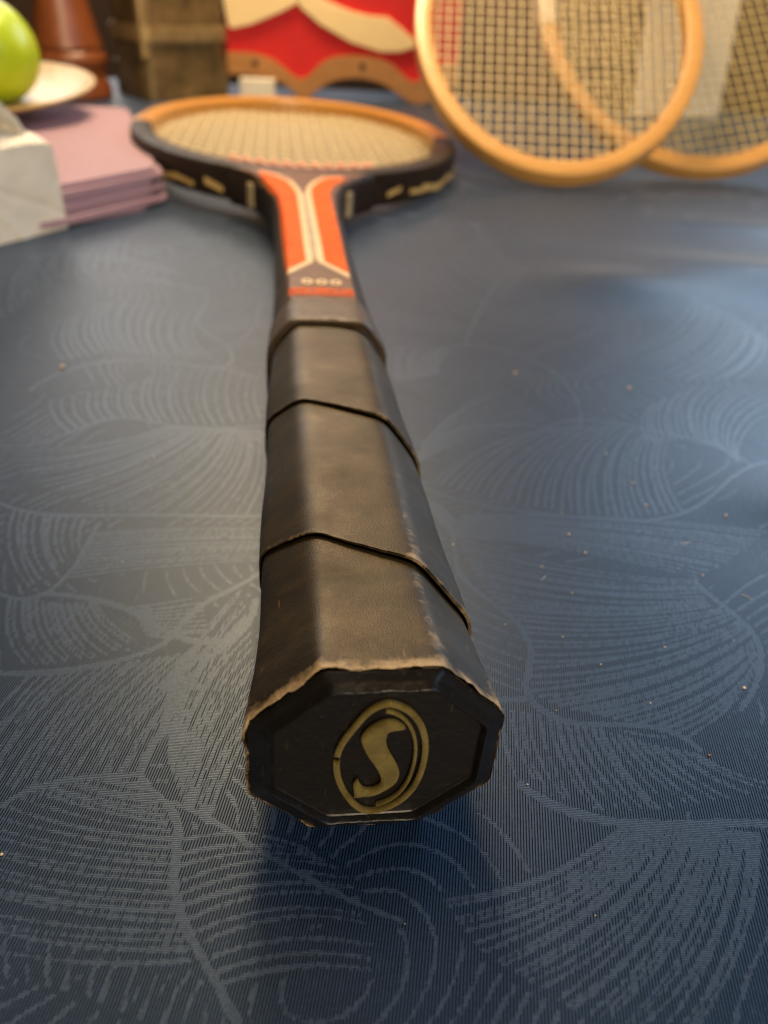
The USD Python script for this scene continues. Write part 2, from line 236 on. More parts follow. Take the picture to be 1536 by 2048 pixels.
PAIRS=[([(-357,1928),(-478,1927),(-622,1936)],[(-296,1518),(-404,1504),(-522,1498),(-711,1524),(-894,1619),(-1029,1755)],15,0.18),
([(-362,2009),(-503,1948),(-642,1958),(-777,1974),(-896,1864)],[(-411,2326),(-571,2386),(-728,2288),(-859,2142),(-1023,2049)],11,0.16),
([(-593,2412),(-755,2392),(-951,2430),(-1084,2332)],[(-716,2737),(-880,2871),(-1081,2897),(-1210,2670)],10,0.16),
([(-888,1487),(-696,1463)],[(-738,1208),(-671,1358)],5,-0.14),
([(-664,1421),(-669,1245)],[(-285,1473),(-264,1337)],6,0.05),
([(-764,1182),(-727,1180),(-689,1175),(-646,1168),(-573,1181)],[(-654,1001),(-617,1003),(-585,1016),(-523,1029),(-464,1087)],7,-0.16),
([(-508,1175),(-445,1088)],[(-376,1216),(-327,1087)],5,-0.06),
([(-251,1190),(-279,1093),(-341,1061),(-402,1037),(-515,1004),(-637,983)],[(-350,837),(-407,774),(-465,733),(-531,721),(-593,754),(-659,828)],13,-0.12),
([(-357,879),(-334,808),(-289,726),(-243,693)],[(-299,1257),(-252,1109),(-223,992),(-182,901)],9,0.12),
([(-364,767),(-308,690),(-278,619),(-262,554),(-226,489)],[(-448,776),(-542,747),(-577,683),(-536,590),(-494,496)],11,0.06),
([(-279,675),(-268,619),(-241,555),(-204,510),(-168,461)],[(-102,668),(-38,631),(-7,588),(10,533),(12,482)],6,0.16),
([(116,1708),(292,1635),(451,1600),(598,1585),(761,1632)],[(462,2024),(555,2053),(678,2072),(763,2049),(818,1980)],15,0.16),
([(744,1973),(902,2018),(964,1938),(984,1871)],[(800,2199),(1030,2386),(1197,2386),(1221,2193)],9,0.2),
([(173,1476),(185,1410),(241,1266),(290,1177),(300,1079),(289,995),(347,963),(452,941),(558,903)],[(702,1352),(699,1326),(699,1301),(703,1285),(709,1269),(737,1255),(758,1226),(763,1167),(748,1096)],20,-0.13),
([(227,950),(299,943),(385,920),(484,888),(566,872)],[(246,793),(369,754),(493,765),(608,795),(683,819)],11,-0.14),
([(406,738),(469,737),(539,732),(615,723)],[(108,601),(160,527),(278,458),(431,431)],13,0.14),
([(102,1618),(145,1595)],[(176,1467),(203,1519)],4,-0.1),
([(193,1560),(173,1472)],[(940,1551),(714,1356)],8,0.07),
([(15,2288),(162,2370)],[(9,2594),(222,2576)],9,0.15),
([(77,1784),(106,1923)],[(483,2067),(356,2309)],6,0.12),
([(1247,3233),(1385,3022),(1421,2821)],[(841,2654),(955,2416),(1183,2442)],8,0.14),
([(313,2876),(453,3118),(608,3533)],[(127,3320),(254,3782),(480,4176)],8,0.15),
([(-1416,2642),(-1367,3091),(-1170,3391)],[(-1638,3461),(-1507,3725),(-1238,3953)],8,0.15),
([(-570,3213),(-787,3454),(-1046,3988)],[(-894,2924),(-1054,3139),(-1212,3533)],7,0.15),
([(-467,466),(-365,452),(-260,422)],[(-492,522),(-363,502),(-248,470)],4,0.1)]
RIBS=[([(-361,1957),(-493,1932),(-638,1940),(-774,1965),(-893,1856),(-1040,1780)],1.0),
([(-286,1514),(-439,1501),(-616,1490),(-766,1477),(-925,1515)],1.1),
([(-664,1455),(-666,1296),(-694,1200),(-810,1205)],1.0),
([(-694,1200),(-586,1188),(-481,1147),(-421,1108),(-326,1083),(-260,1212)],1.5),
([(-709,978),(-575,991),(-459,1037),(-412,1077),(-383,1157),(-335,1222),(-260,1311)],1.4),
([(-344,1075),(-369,946),(-364,857),(-373,776),(-327,732),(-292,691),(-282,634),(-266,575),(-230,521),(-190,473),(-147,416)],1.3),
([(-373,776),(-437,768),(-538,738),(-585,683)],1.0),
([(-327,732),(-245,702),(-160,656),(-65,607),(51,562)],0.8),
([(-580,2520),(-650,2601),(-725,2736),(-733,2947),(-787,3056)],0.9),
([(-580,2520),(-514,2642),(-515,2815),(-512,2979)],0.8),
([(-572,2521),(-560,2335),(-799,2366),(-1017,2281),(-1092,2109)],1.2),
([(-560,2335),(-409,2258)],1.0),
([(90,1686),(239,1608),(448,1578),(617,1571),(753,1616),(905,1761),(1070,1893)],1.1),
([(124,1609),(167,1450),(190,1304),(286,1179),(299,1079),(284,985),(317,944),(449,930),(569,883)],1.2),
([(230,973),(285,977)],1.4),
([(164,1456),(238,1586)],1.0),
([(702,1352),(739,1263),(769,1196),(748,1083),(672,978)],1.1),
([(463,2031),(638,2093),(778,2051),(934,1977),(1013,1874)],1.1),
([(246,793),(366,736),(524,736),(654,743)],1.6),
([(36,1860),(106,1923),(330,2035),(463,2031)],0.9),
([(131,2479),(278,2628),(401,2599),(539,2446),(571,2061)],1.0),
([(456,3371),(340,2988),(260,2626)],1.0)]
CRUMBS=[(-105.5,227.6,0.62),(41.5,240.0,0.43),(78.0,232.8,0.43),(66.4,216.0,0.24),(69.8,103.1,0.27),(61.5,189.5,0.22),(65.4,174.3,0.28),(66.4,164.1,0.27),(44.1,158.8,0.19),(44.4,149.9,0.25),(47.0,142.9,0.24),(36.1,137.1,0.17),(72.3,136.7,0.18),(85.4,160.7,0.27),(41.5,128.4,0.17),(37.2,114.6,0.16),(43.5,107.5,0.15),(50.8,98.3,0.15),(58.1,87.1,0.19),(25.8,79.4,0.13),(25.9,117.4,0.16),(16.4,143.6,0.23),(-62.2,173.0,0.21),(-57.8,159.1,0.19),(-60.9,132.2,0.12),(-56.8,131.6,0.12),(-53.5,62.8,0.22),(32.8,58.2,0.08),(5.8,55.7,0.08),(57.5,113.2,0.16),(72.2,115.9,0.11),(33.0,95.4,0.10)]
def polyline(P, t):
    P = np.asarray(P, float); d = np.r_[0, np.cumsum(np.linalg.norm(np.diff(P, axis=0), axis=1))]
    return np.stack([np.interp(np.asarray(t) * d[-1], d, P[:, k]) for k in range(2)], -1)
def bezier(a, b, c, n):
    t = np.linspace(0, 1, n)[:, None]; return (1 - t) ** 2 * a + 2 * t * (1 - t) * b + t * t * c
def figure():
    """points along every vein and rib of the woven leaves (metres) with their half widths (mm)"""
    pts, hw = [], []
    def add(c, w):
        pts.append(c); hw.append(np.broadcast_to(w, (len(c),)))
    for rib, mar, n, bow in PAIRS:
        n = int(n * 2.0)
        for i in range(n):
            t = (i + 0.5 + random.uniform(-0.12, 0.12)) / n
            a, c = polyline(rib, t) * 1e-4, polyline(mar, min(max(t + random.uniform(-0.02, 0.02), 0), 1)) * 1e-4
            d = c - a; L = np.hypot(*d); q = np.array([-d[1], d[0]])
            curve = bezier(a, a + d * 0.5 + q * bow * random.uniform(0.8, 1.2), c, max(8, int(L / 0.0003)))
            s = np.linspace(0, 1, len(curve)); w = random.uniform(0.24, 0.36) * (1.25 - 0.55 * s)
            add(curve, w * (1 + 6 * np.hypot(*a.T) * 0.2))
    for r, w in RIBS:
        c = spline(np.asarray(r) * 1e-4, 60); c = polyline(c, np.linspace(0, 1, 500)); add(c, 0.5 * w * (0.9 + 0.25 * np.sin(np.linspace(0, 7, 500)) ** 2))
    # the repeat goes on beyond what can be told apart: loose sprays of veins, larger ones farther off
    r2 = random.Random(11)
    def near(c, w):
        c = c[~((np.abs(c[:, 0] - 0.01) < 0.125) & (c[:, 1] > 0.03) & (c[:, 1] < 0.29))]
        if len(c): add(c, w)
    for k in range(64):
        x, y = r2.uniform(-0.62, 0.62), r2.uniform(-0.12, 0.9)
        if -0.14 < x < 0.17 and 0.03 < y < 0.30: continue
        a0, L = r2.uniform(0, 6.28), r2.uniform(0.05, 0.09); ax = np.array([math.cos(a0), math.sin(a0)]); pr = np.array([-ax[1], ax[0]])
        o = np.array([x, y]); rib = bezier(o, o + ax * L * 0.5 + pr * 0.012, o + ax * L, 200); near(rib, 0.9)
        for i in range(11):
            for sd in (-1, 1):
                a = rib[int(15 + i * 17)]; c = a + ax * L * 0.32 + pr * sd * L * (0.42 - 0.02 * i)
                near(bezier(a, a + pr * sd * L * 0.25, c, 160), 0.45)
    return np.concatenate(pts), np.concatenate(hw)
def axis(fine0, fine1, step, lo, hi, grow):
    a = list(np.arange(fine0, fine1 + step / 2, step)); s = step
    while a[-1] < hi: s *= grow; a.append(min(a[-1] + s, hi))
    s = step; b = [fine0]
    while b[-1] > lo: s *= grow; b.append(max(b[-1] - s, lo))
    return np.array(b[:0:-1] + a)
def swell(x, y):
    """soft rise and fall of the cloth: a few lazy folds on the right, ripples elsewhere, flat under the things that stand on it"""
    g = lambda cx, cy, sx, sy, r=0.0: np.exp(-(((x - cx) * math.cos(r) + (y - cy) * math.sin(r)) / sx) ** 2 - ((-(x - cx) * math.sin(r) + (y - cy) * math.cos(r)) / sy) ** 2)
    z = 0.006 * g(0.190, 0.350, 0.075, 0.028, -0.25) + 0.004 * g(0.10, 0.335, 0.035, 0.022, -0.1) + 0.003 * g(0.27, 0.435, 0.09, 0.016, -0.18)
    z += 0.0028 * g(0.125, 0.165, 0.030, 0.014, -0.15) + 0.0022 * g(0.16, 0.235, 0.05, 0.02, 0.3)
    z += 0.0012 * (meshkit.noise(np.stack([x * 9, y * 9, 0 * x], -1), 3) - 0.5) * np.clip((np.abs(x) - 0.05) / 0.1, 0, 1) * np.clip((0.4 - y) / 0.2, 0, 1)
    return z
def tablecloth():
    xs = axis(-0.125, 0.150, 0.00040, -0.80, 0.80, 1.035); ys = axis(0.035, 0.285, 0.00036, -0.20, 0.96, 1.022)
    X, Y = np.meshgrid(xs, ys); v = np.stack([X, Y, swell(X, Y)], -1).reshape(-1, 3)
    # the far edge falls over the table's end
    p, hw = figure(); d, i = cKDTree(p).query(v[:, :2], k=6)
    band = np.clip((hw[i] - d * 1000).max(1), -3, 3)
    # between the leaves: fine flowing contour lines of the same weave
    q = v[:, :2] * 1000; far = d[:, 0] * 1000
    w = np.stack([q[:, 0] / 46 + 0.35 * np.sin(q[:, 1] / 17), q[:, 1] / 46 + 0.3 * np.sin(q[:, 0] / 23), 0 * far], -1)
    ph = meshkit.noise(w, 17) * 20 + meshkit.noise(w * 2.3 + 5, 4) * 2.5
    gx = np.abs(np.stack(np.gradient(ph.reshape(X.shape), ys, xs), -1)); gl = np.hypot(gx[..., 0], gx[..., 1]).ravel() / 1000 + 0.02
    line = 0.28 - np.abs(ph - np.round(ph)) / gl
    line = np.where((0.5 / gl < 0.9) | (0.5 / gl > 3.0), -0.2, line)
    band = np.maximum(band, np.clip(np.minimum(line, (far - 1.3) * 0.8), -3, 3))
    f = grid_faces(len(ys), len(xs))
    return tri(v, f), band
cl, band = tablecloth()
tag(obj('tablecloth', cl, damask, None, True, {'band': band}), 'navy blue damask tablecloth woven with large veined leaves under everything', 'tablecloth')
tw = trimesh.creation.box([1.56, 1.14, 0.02]); tw.apply_translation([0, 0.38, -0.0125]); tag(obj('table', tw, board_m, None, 30), 'table top hidden under the navy cloth', None, None, 'structure')
wl = trimesh.creation.box([7, 0.05, 3.2]); wl.apply_translation([0, 2.3, 0.8]); tag(obj('wall', wl, wall_m), 'dark brown wall at the back of the room', None, None, 'structure')

# ---------------------------------------------------------------- the racket in front
YAW, PITCH, TWIST, RO = 0.1434, -0.0093, 0.0333, np.array([0.0004, 0.0712, 0.0170])
def rot(rx, ry, rz):
    c, s = np.cos, np.sin
    return np.array([[c(rz), -s(rz), 0], [s(rz), c(rz), 0], [0, 0, 1]]) @ np.array([[1, 0, 0], [0, c(rx), -s(rx)], [0, s(rx), c(rx)]]) @ np.array([[c(ry), 0, s(ry)], [0, 1, 0], [-s(ry), 0, c(ry)]])
RM = rot(PITCH, TWIST, YAW); rm4 = np.eye(4); rm4[:3, :3] = RM.T; rm4[3, :3] = RO
racket = thing('tennis_racket', 'old racket lying across the cloth, worn black leather grip towards the viewer, orange throat', 'racket', rm4)
SS = np.array([-0.01, 0, 0.003, 0.010, 0.02, 0.05, 0.10, 0.14, 0.18, 0.24, 0.27, 0.29, 0.31, 0.33, 0.345, 0.36])
AA = np.array([0.0183, 0.0183, 0.0180, 0.0174, 0.0170, 0.0167, 0.0161, 0.0152, 0.0144, 0.0143, 0.0146, 0.0150, 0.0170, 0.0208, 0.0270, 0.0420])
BB = np.array([0.0172, 0.0172, 0.0168, 0.0161, 0.0157, 0.0157, 0.0156, 0.0155, 0.0148, 0.0132, 0.0122, 0.0114, 0.0106, 0.0100, 0.0097, 0.0096])
CC = np.array([0.0082, 0.0082, 0.0082, 0.0082, 0.0083, 0.0087, 0.0092, 0.0096, 0.0099, 0.0104, 0.0112, 0.0122, 0.0148, 0.0190, 0.0252, 0.0400])
KK = np.array([0.0075, 0.0075, 0.0075, 0.0074, 0.0074, 0.0074, 0.0076, 0.0078, 0.0080, 0.0075, 0.0072, 0.0072, 0.007, 0.007, 0.007, 0.007])
def section(phi, s, off=0.0, power=None):
    """radius of the rounded octagon at angle phi (0 = +x, pi/2 = up), s metres from the butt, grown by off"""
    A, B, Cx, Cz = (np.interp(s, SS, q) for q in (AA, BB, CC, KK)); power = 20 + 45 * np.exp(-np.maximum(s, 0) / 0.012)
    nx, nz = B - Cz, A - Cx; L = np.hypot(nx, nz); nx, nz = nx / L, nz / L; D = nx * A + nz * Cz
    c, si = np.cos(phi), np.sin(phi)
    t = (np.abs(c) / (A + off)) ** power + (np.abs(si) / (B + off)) ** power + ((nx * np.abs(c) + nz * np.abs(si)) / (D + off)) ** power
    return t ** (-1 / power)
def ring_point(phi, s, off=0.0):
    phi, s = np.broadcast_arrays(phi, s); r = section(phi, s, off); return np.stack([r * np.cos(phi), s, r * np.sin(phi)], -1)
def ridge_wear(v):
    """1 on the eight ridges, falling off beside them"""
    A, B, Cx, Cz = (np.interp(v[:, 1], SS, q) for q in (AA, BB, CC, KK)); x, z = np.abs(v[:, 0]), np.abs(v[:, 2])
    d = np.minimum(np.hypot(x - Cx, z - B), np.hypot(x - A, z - Cz)); return np.exp(-(d / 0.0017) ** 2)
PITCHW, E0, THICK, SEND = 0.0495, 0.0283, 0.00085, 0.1300
def grip():
    nphi, V, F, W, base = 361, [], [], [], 0
    phi = np.linspace(-math.pi / 2, 1.5 * math.pi, nphi)
    for k in range(-1, 3):
        e = E0 + PITCHW * (k + (phi - math.pi / 2) / (2 * math.pi)) + 0.0005 * (meshkit.noise(np.stack([phi * 3, phi * 0 + k * 7.3, phi * 0], -1), 2) - 0.5)
        lo, hi = np.maximum(e, 0.0), np.minimum(e + PITCHW + 0.0012, SEND)
        cut = e > 0.0004
        u = np.r_[0, 0, 0, 0.006, 0.014, np.linspace(0.03, 1, 60)]
        kind = np.r_[0, 1, 2, np.full(len(u) - 3, 2)]
        rows = []
        for ui, kd in zip(u, kind):
            s = np.minimum(np.maximum(e + ui * PITCHW, lo), np.maximum(hi, lo)); fr = (s - e) / PITCHW
            off = THICK * (1.04 - fr) - 0.00065 + 0.00012 * np.sin(fr * 9 + phi * 2)
            if k == 2: off = 0 * off - 0.00060
            rag = 0.00025 * (meshkit.noise(np.stack([phi * 22, phi * 0 + k * 3.1, phi * 0], -1), 4) - 0.5)
            if kd == 0: off = off * 0 - 0.0002
            if kd <= 1 and True: s = s + np.where(cut, rag, 0)
            # the wrap ends raggedly on the butt
            butt = np.exp(-(s / 0.0012) ** 2)
            off = off - 0.0001 * butt + 0.0011 * butt * (meshkit.fbm(np.stack([phi * 9, phi * 0, phi * 0 + 1.7], -1), 3, 9) - 0.5)
            s2 = s + np.where(s <= 0.0002, 0.0014 * (meshkit.fbm(np.stack([phi * 7, phi * 0 + 4.4, phi * 0], -1), 4, 6) - 0.5), 0)
            p = ring_point(phi, s, off); p[:, 1] = s2; rows.append(p)
            bump = 0
            ew = np.where((k < 2) & cut & (ui * PITCHW < 0.0011), 0.34 if kd else 0.12, 0.0)
            W.append(np.where((p[:, 0] > 0) & (p[:, 2] > 0), 0.52, 0.16) * ridge_wear(np.stack([p[:, 0], s, p[:, 2]], -1)) * (0.35 + 0.75 * np.exp(-(s / 0.055) ** 2)) * (0.15 + 1.3 * meshkit.noise(np.stack([p[:, 0] * 160, p[:, 1] * 95, p[:, 2] * 160], -1), 8)) + ew + (np.clip(p[:, 2] / 0.012, -0.6, 1) * 0.35 + 0.36) * (0.2 + 1.5 * meshkit.noise(np.stack([phi * 5, phi * 0 + 2.2, phi * 0], -1), 41)) * np.exp(-(s / 0.0014) ** 2) + 0.22 * np.exp(-(s / 0.006) ** 2))
        v = np.concatenate(rows); f = grid_faces(len(u), nphi)
        ok = np.linalg.norm(np.cross(v[f[:, 1]] - v[f[:, 0]], v[f[:, 2]] - v[f[:, 0]]), axis=1) > 1e-11
        V.append(v); F.append(f[ok] + base); base += len(v)
    V, F, W = np.concatenate(V), np.concatenate(F), np.concatenate(W); u, inv = np.unique(F, return_inverse=True)
    return tri(V[u], inv.reshape(F.shape)), np.clip(W[u], 0, 1.3)
gm, gw = grip()
# butt front ring of the leather (its cut thickness, seen round the cap)
nph = 240; ph = np.linspace(0, 2 * math.pi, nph, endpoint=False)
def ringstrip(rows): return tri(np.concatenate(rows), grid_faces(len(rows), nph, True))
fr0 = ring_point(ph, ph * 0 + 0.0, 0.0010); rag = 0.0012 * (meshkit.fbm(np.stack([np.cos(ph) * 5, np.sin(ph) * 5, ph * 0], -1), 4, 6) - 0.5)
a0, a1, a2 = ring_point(ph, ph * 0 + 0.0010, -0.0001), ring_point(ph, ph * 0, -0.0003), ring_point(ph, ph * 0, -0.0012)
a0[:, 1] = 0.0010; a1[:, 1] = -0.0002 + rag; a2[:, 1] = 0.0009 + rag
grip_p = obj('leather_grip', gm, leather, racket, True, {'wear': gw})
obj('worn_grip_edge', ringstrip([a1, a1 * [1, 1, 1], a2]), leather, racket, True, {'wear': np.tile(np.clip(0.16 + 0.34 * np.sin(ph) + 1.5 * (meshkit.fbm(np.stack([np.cos(ph) * 6, np.sin(ph) * 6, ph * 0], -1), 3, 31) - 0.5), 0, 1.2), 3) * np.repeat([0.7, 1.0, 0.4], nph) + 0.2 * (rng.random(3 * nph) - 0.5)})
tag(stage.GetPrimAtPath(racket.GetPath().AppendChild('worn_grip_edge')), 'frayed tan leather rim round the butt')
# butt cap: chamfer, raised rim, recessed face
rows = []
for y, sc, dz in ((0.004, 0.88, 0), (0.0006, 0.955, 0), (0.0000, 0.974, 0), (-0.0005, 0.965, 0), (-0.0012, 0.905, 0.0006), (-0.0017, 0.850, 0.0012), (-0.0026, 0.826, 0.0014), (-0.0028, 0.812, 0.0014), (-0.0026, 0.799, 0.0014), (-0.0018, 0.784, 0.0014), (-0.00165, 0.772, 0.0014), (-0.00165, 0.4, 0.001), (-0.00165, 0.02, 0.0)):
    p = ring_point(ph, ph * 0, 0.0) * [sc, 1, sc]
    wob = 0.0005 * (meshkit.fbm(np.stack([np.cos(ph) * 8, np.sin(ph) * 8, ph * 0 + sc * 9], -1), 3, 12) - 0.5) if 0.79 < sc < 0.97 else 0
    p[:, 1] = y + wob; p[:, 2] += dz; rows.append(p)
cap_p = obj('butt_cap', outward(ringstrip(rows)), capm, racket, 25)
def on_face(poly, h, bev, y0=-0.00160):
    m = soft_slab(poly, h, bev, 8); v = m.vertices.copy()
    m.vertices = np.stack([v[:, 0], y0 - v[:, 2], v[:, 1]], -1); return outward(m)
RING_O = [(0.9, 13.0), (4.3, 10.9), (6.8, 5.4), (7.1, -1.1), (5.7, -6.8), (2.8, -10.1), (-0.7, -11.0), (-4.0, -7.4), (-6.1, -0.1), (-5.8, 4.0), (-3.8, 8.6), (-1.6, 11.9), (0.9, 13.0)]
ro_ = sg.Polygon(spline(RING_O, 120)[:-1] * 1e-3).buffer(0)
from shapely import affinity
cxy = (0.0006, 0.0010)
ring1 = ro_.difference(ro_.buffer(-0.00092)); ring2 = ro_.buffer(-0.0016).difference(ro_.buffer(-0.0021)).intersection(sg.box(0.0005, -0.02, 0.02, 0.02))
notch = sg.Polygon([(-0.0075, 0.0026), (-0.0050, 0.0022), (-0.0056, 0.0012), (-0.0075, 0.0010)]); gap = sg.Polygon([(-0.0030, 0.008), (-0.0042, 0.0115), (-0.0012, 0.0135), (-0.0006, 0.0112)])
em = obj('emblem_ring', on_face(ring1.difference(notch).union(ring2), 0.0011, 0.00045), brass, cap_p, 40)
S_PTS = [(3.4, 7.75), (2.11, 9.08), (0.71, 9.32), (-0.83, 8.64), (-2.01, 7.3), (-2.47, 5.9), (-2.23, 4.59), (-1.26, 2.06), (-0.26, 0.13), (0.41, -1.47), (0.86, -3.08), (0.72, -4.31), (0.08, -4.97), (-1.04, -5.24), (-2.0, -4.26), (-2.52, -2.98), (-2.94, -3.48), (-3.05, -4.71), (-2.88, -6.89), (-1.41, -6.66), (0.18, -6.43), (1.6, -5.46), (2.96, -3.96), (3.37, -2.05), (3.01, -0.46), (2.05, 1.82), (1.1, 4.2), (0.95, 6.16), (1.2, 7.1), (2.46, 7.49)]
obj('emblem_letter', on_face(sg.Polygon(np.concatenate([spline(S_PTS[:16], 70), spline(S_PTS[15:19], 12)[1:], spline(S_PTS[18:] + S_PTS[:1], 70)[1:-1]]) * 1e-3).buffer(0.00015).buffer(-0.00012), 0.0013, 0.0006), brass, cap_p, 40)
# collar over the upper end of the wrap
rows = []
for s, off in ((0.1268, -0.0004), (0.1266, 0.0006), (0.1272, 0.0010), (0.1290, 0.0010), (0.1400, 0.0008), (0.1440, 0.0006), (0.1448, 0.0003), (0.1450, -0.0004)):
    p = ring_point(ph, ph * 0 + s, off); p[:, 1] += 0.0008 * (meshkit.noise(np.stack([np.cos(ph) * 2, np.sin(ph) * 2, ph * 0], -1), 5) - 0.5); rows.append(p)
obj('collar', outward(ringstrip(rows)), rubber, racket, 40)
# shaft
rows = []
for s in np.r_[0.1280, np.linspace(0.14, 0.27, 14), np.linspace(0.28, 0.357, 16)]: rows.append(ring_point(ph, ph * 0 + s, 0.0))
shaft_m = ringstrip(rows); obj('shaft', outward(shaft_m), lacquer, racket, 35)
def top_z(x, s):
    A, B, Cx, Cz = (np.interp(s, SS, q) for q in (AA, BB, CC, KK)); x = np.abs(x)
    return np.where(x <= Cx, B, B - (B - Cz) * (x - Cx) / np.maximum(A - Cx, 1e-6))
def decal(name, poly, m, lift, thick=0.00012, parent=None, label=None):
    """a thin film of paint lying on the shaft's top"""
    b = trimesh.util.concatenate([trimesh.Trimesh(*trimesh.creation.triangulate_polygon(g, engine='earcut'), process=False) if False else tri(np.c_[(t := trimesh.creation.triangulate_polygon(g, engine='earcut'))[0], np.zeros(len(t[0]))], t[1]) for g in getattr(poly, 'geoms', [poly]) if g.area > 1e-9])
    while b.edges_unique_length.max() > 0.004: b = b.subdivide() if len(b.faces) < 60000 else b; 
    v = b.vertices.copy(); v[:, 2] = top_z(v[:, 0], v[:, 1]) + lift; b.vertices = v
    if b.face_normals[:, 2].mean() < 0: b.invert()
    p = obj(name, b, m, parent or racket, True)
    if label: tag(p, label)
    return p
LI = [(-10.3, 168.3), (-1.7, 182.9), (-1.9, 207.7), (-2.0, 250.7), (-2.1, 296), (-3.3, 309), (-6.2, 327), (-13.1, 341), (-21.6, 350)]
LO = [(-22.2, 343), (-17.8, 318.6), (-13.2, 291.9), (-12.1, 261.9), (-11.7, 222.6), (-11.0, 187.6)]
RI = [(8.9, 166.3), (-0.4, 183.1), (-0.3, 207.9), (-0.5, 251), (-0.5, 294), (0.1, 310), (3.4, 326), (8.9, 340), (19.8, 344)]
RO_ = [(19.8, 335.4), (13.2, 320.2), (9.9, 298), (9.9, 267), (9.5, 226.5), (8.9, 183.6)]
brown_field = sg.Polygon([(-10.6, 145), (-11.0, 184), (-11.8, 215), (-12.2, 250), (-13.0, 280), (-15, 300), (-19, 322), (-25, 343), (-34, 355), (34, 355), (25, 343), (17, 322), (12.5, 298), (11, 272), (10.2, 250), (9.6, 218), (9.1, 182), (9.0, 145)])
sc = lambda p: affinity.scale(p, 0.001, 0.001, origin=(0, 0))
decal('brown_panel', sc(brown_field), brownlac, 0.00008)
for inn, out, side in ((LI, LO, 'left'), (RI, RO_, 'right')):
    full = sg.Polygon(inn + out).buffer(0)
    decal('cream_outline', sc(full), cream, 0.00016)
    inner_edge = sg.LineString(inn).buffer(2.3, cap_style=2)
    decal('orange_panel', sc(full.difference(inner_edge)), orange, 0.00024)
decal('centre_line', sc(sg.Polygon([(-2.1, 297), (-0.5, 295), (-0.5, 250), (-0.3, 207), (-0.6, 185), (-1.5, 185), (-1.8, 207), (-2.0, 250)]).buffer(0.1)), greyline, 0.00030)
for k, x0 in enumerate((-6.2, -1.9, 2.4)):
    g = sg.Point(0, 0).buffer(1.0); g = affinity.translate(affinity.scale(g, 1.75, 2.6), x0 + 1.75, 161.2 - 0.06 * k); h = affinity.scale(g, 0.45, 0.45)
    decal('white_lettering', sc(g.difference(h)), cream, 0.00030)
for k in range(7):
    x0 = -10.2 + 2.75 * k; g = sg.box(x0, 148.6, x0 + 2.4, 155.6 - 0.3 * abs(k - 3)); h = sg.box(x0 + 0.9, 150.2, x0 + 1.7, 152 + (k % 3)) 
    decal('orange_lettering', sc(g.difference(h)), redorange, 0.00030)
# bow (head): an outer and an inner outline, rounded section
OC, ORX, ORY, IC, IRX, IRY = 0.5037, 0.1053, 0.1493, 0.5040, 0.0922, 0.1368
def bow(t0, t1, n, prof, outer, inner):
    th = np.linspace(t0, t1, n); c, s = np.cos(th), np.sin(th); rows = []
    o = np.stack([outer[1] * c, outer[0] + outer[2] * s], -1); i = np.stack([inner[1] * c, inner[0] + inner[2] * s], -1)
    for u, z in prof: q = o + (i - o) * u; rows.append(np.c_[q, np.full(n, z)])
    v = np.stack(rows, 1).reshape(-1, 3); k = len(prof); f = grid_faces(n, k, True)
    if abs(t1 - t0) < 6.28: q = np.arange(1, k - 1); f = np.concatenate([f, np.stack([0 * q, q, q + 1], 1), np.stack([(n - 1) * k + 0 * q, (n - 1) * k + q + 1, (n - 1) * k + q], 1)])
    return outward(tri(v, f))
BPROF = [(0, -0.0060), (0, 0.0060), (0.05, 0.0080), (0.22, 0.0092), (0.80, 0.0092), (0.96, 0.0078), (1, 0.006), (1, -0.006), (0.96, -0.0078), (0.80, -0.0092), (0.22, -0.0092), (0.05, -0.0080)]
rad = math.radians
tag(obj('bow', bow(rad(-4), rad(186), 150, BPROF, (OC, ORX, ORY), (IC, IRX, IRY)), honey, racket, 35), 'bare honey-coloured far half of the head')
tag(obj('bow', bow(rad(186), rad(356), 150, BPROF, (OC, ORX, ORY), (IC, IRX, IRY)), lacquer, racket, 35), 'dark lacquered near half of the head')
# worn gold flashes along the outer side of the near half
def side_flash(t0, t1, z0, z1, slant):
    th = np.linspace(rad(t0), rad(t1), 12); rows = []
    for u, z in ((0.0004, z0), (0.0004, z1), (-0.0003, z1), (-0.0003, z0)):
        zz = z + slant * np.linspace(-1, 1, 12); rows.append(np.c_[(ORX + u) * np.cos(th), OC + (ORY + u) * np.sin(th), zz])
    v = np.stack(rows, 1).reshape(-1, 3); q = np.arange(1, 3); f = np.concatenate([grid_faces(12, 4, True), np.stack([0 * q, q, q + 1], 1), np.stack([44 + 0 * q, 44 + q + 1, 44 + q], 1)])
    return outward(tri(v, f))
for a, b, z0, z1, sl in ((189, 198, -0.0060, -0.0022, 0.0010), (197, 207, -0.0066, -0.0030, -0.0008), (206, 215, -0.0066, -0.0022, 0.0010), (214, 224, -0.0062, -0.0034, -0.0006), (224, 231, -0.0052, -0.0022, 0.0008), (229, 237, -0.0046, -0.0022, -0.0010), (241, 247, -0.0040, -0.0008, -0.0016),
                         (349, 341, -0.0050, -0.0016, 0.0012), (342, 335, -0.0056, -0.0024, -0.0006), (336, 327, -0.0056, -0.0020, 0.0012), (328, 319, -0.0060, -0.0026, -0.0008), (320, 311, -0.0056, -0.0020, 0.0014), (312, 305, -0.0050, -0.0024, 0.0004), (301, 296, -0.0030, -0.0006, -0.0012)):
    obj('gold_flash', side_flash(a, b, z0, z1, sl), gold_side, racket, 40)
for x, s, w, an in ((-0.0262, 0.3425, 0.0028, 119), (0.0222, 0.3330, 0.0030, 64)):
    m = rbox(2 * w, 0.0022, 0.0120, 0.0010, 2); m.apply_transform(trimesh.transformations.rotation_matrix(rad(an), [0, 0, 1])); m.apply_translation([x, s, -0.001]); obj('shoulder_binding', m, binding, racket, 40)
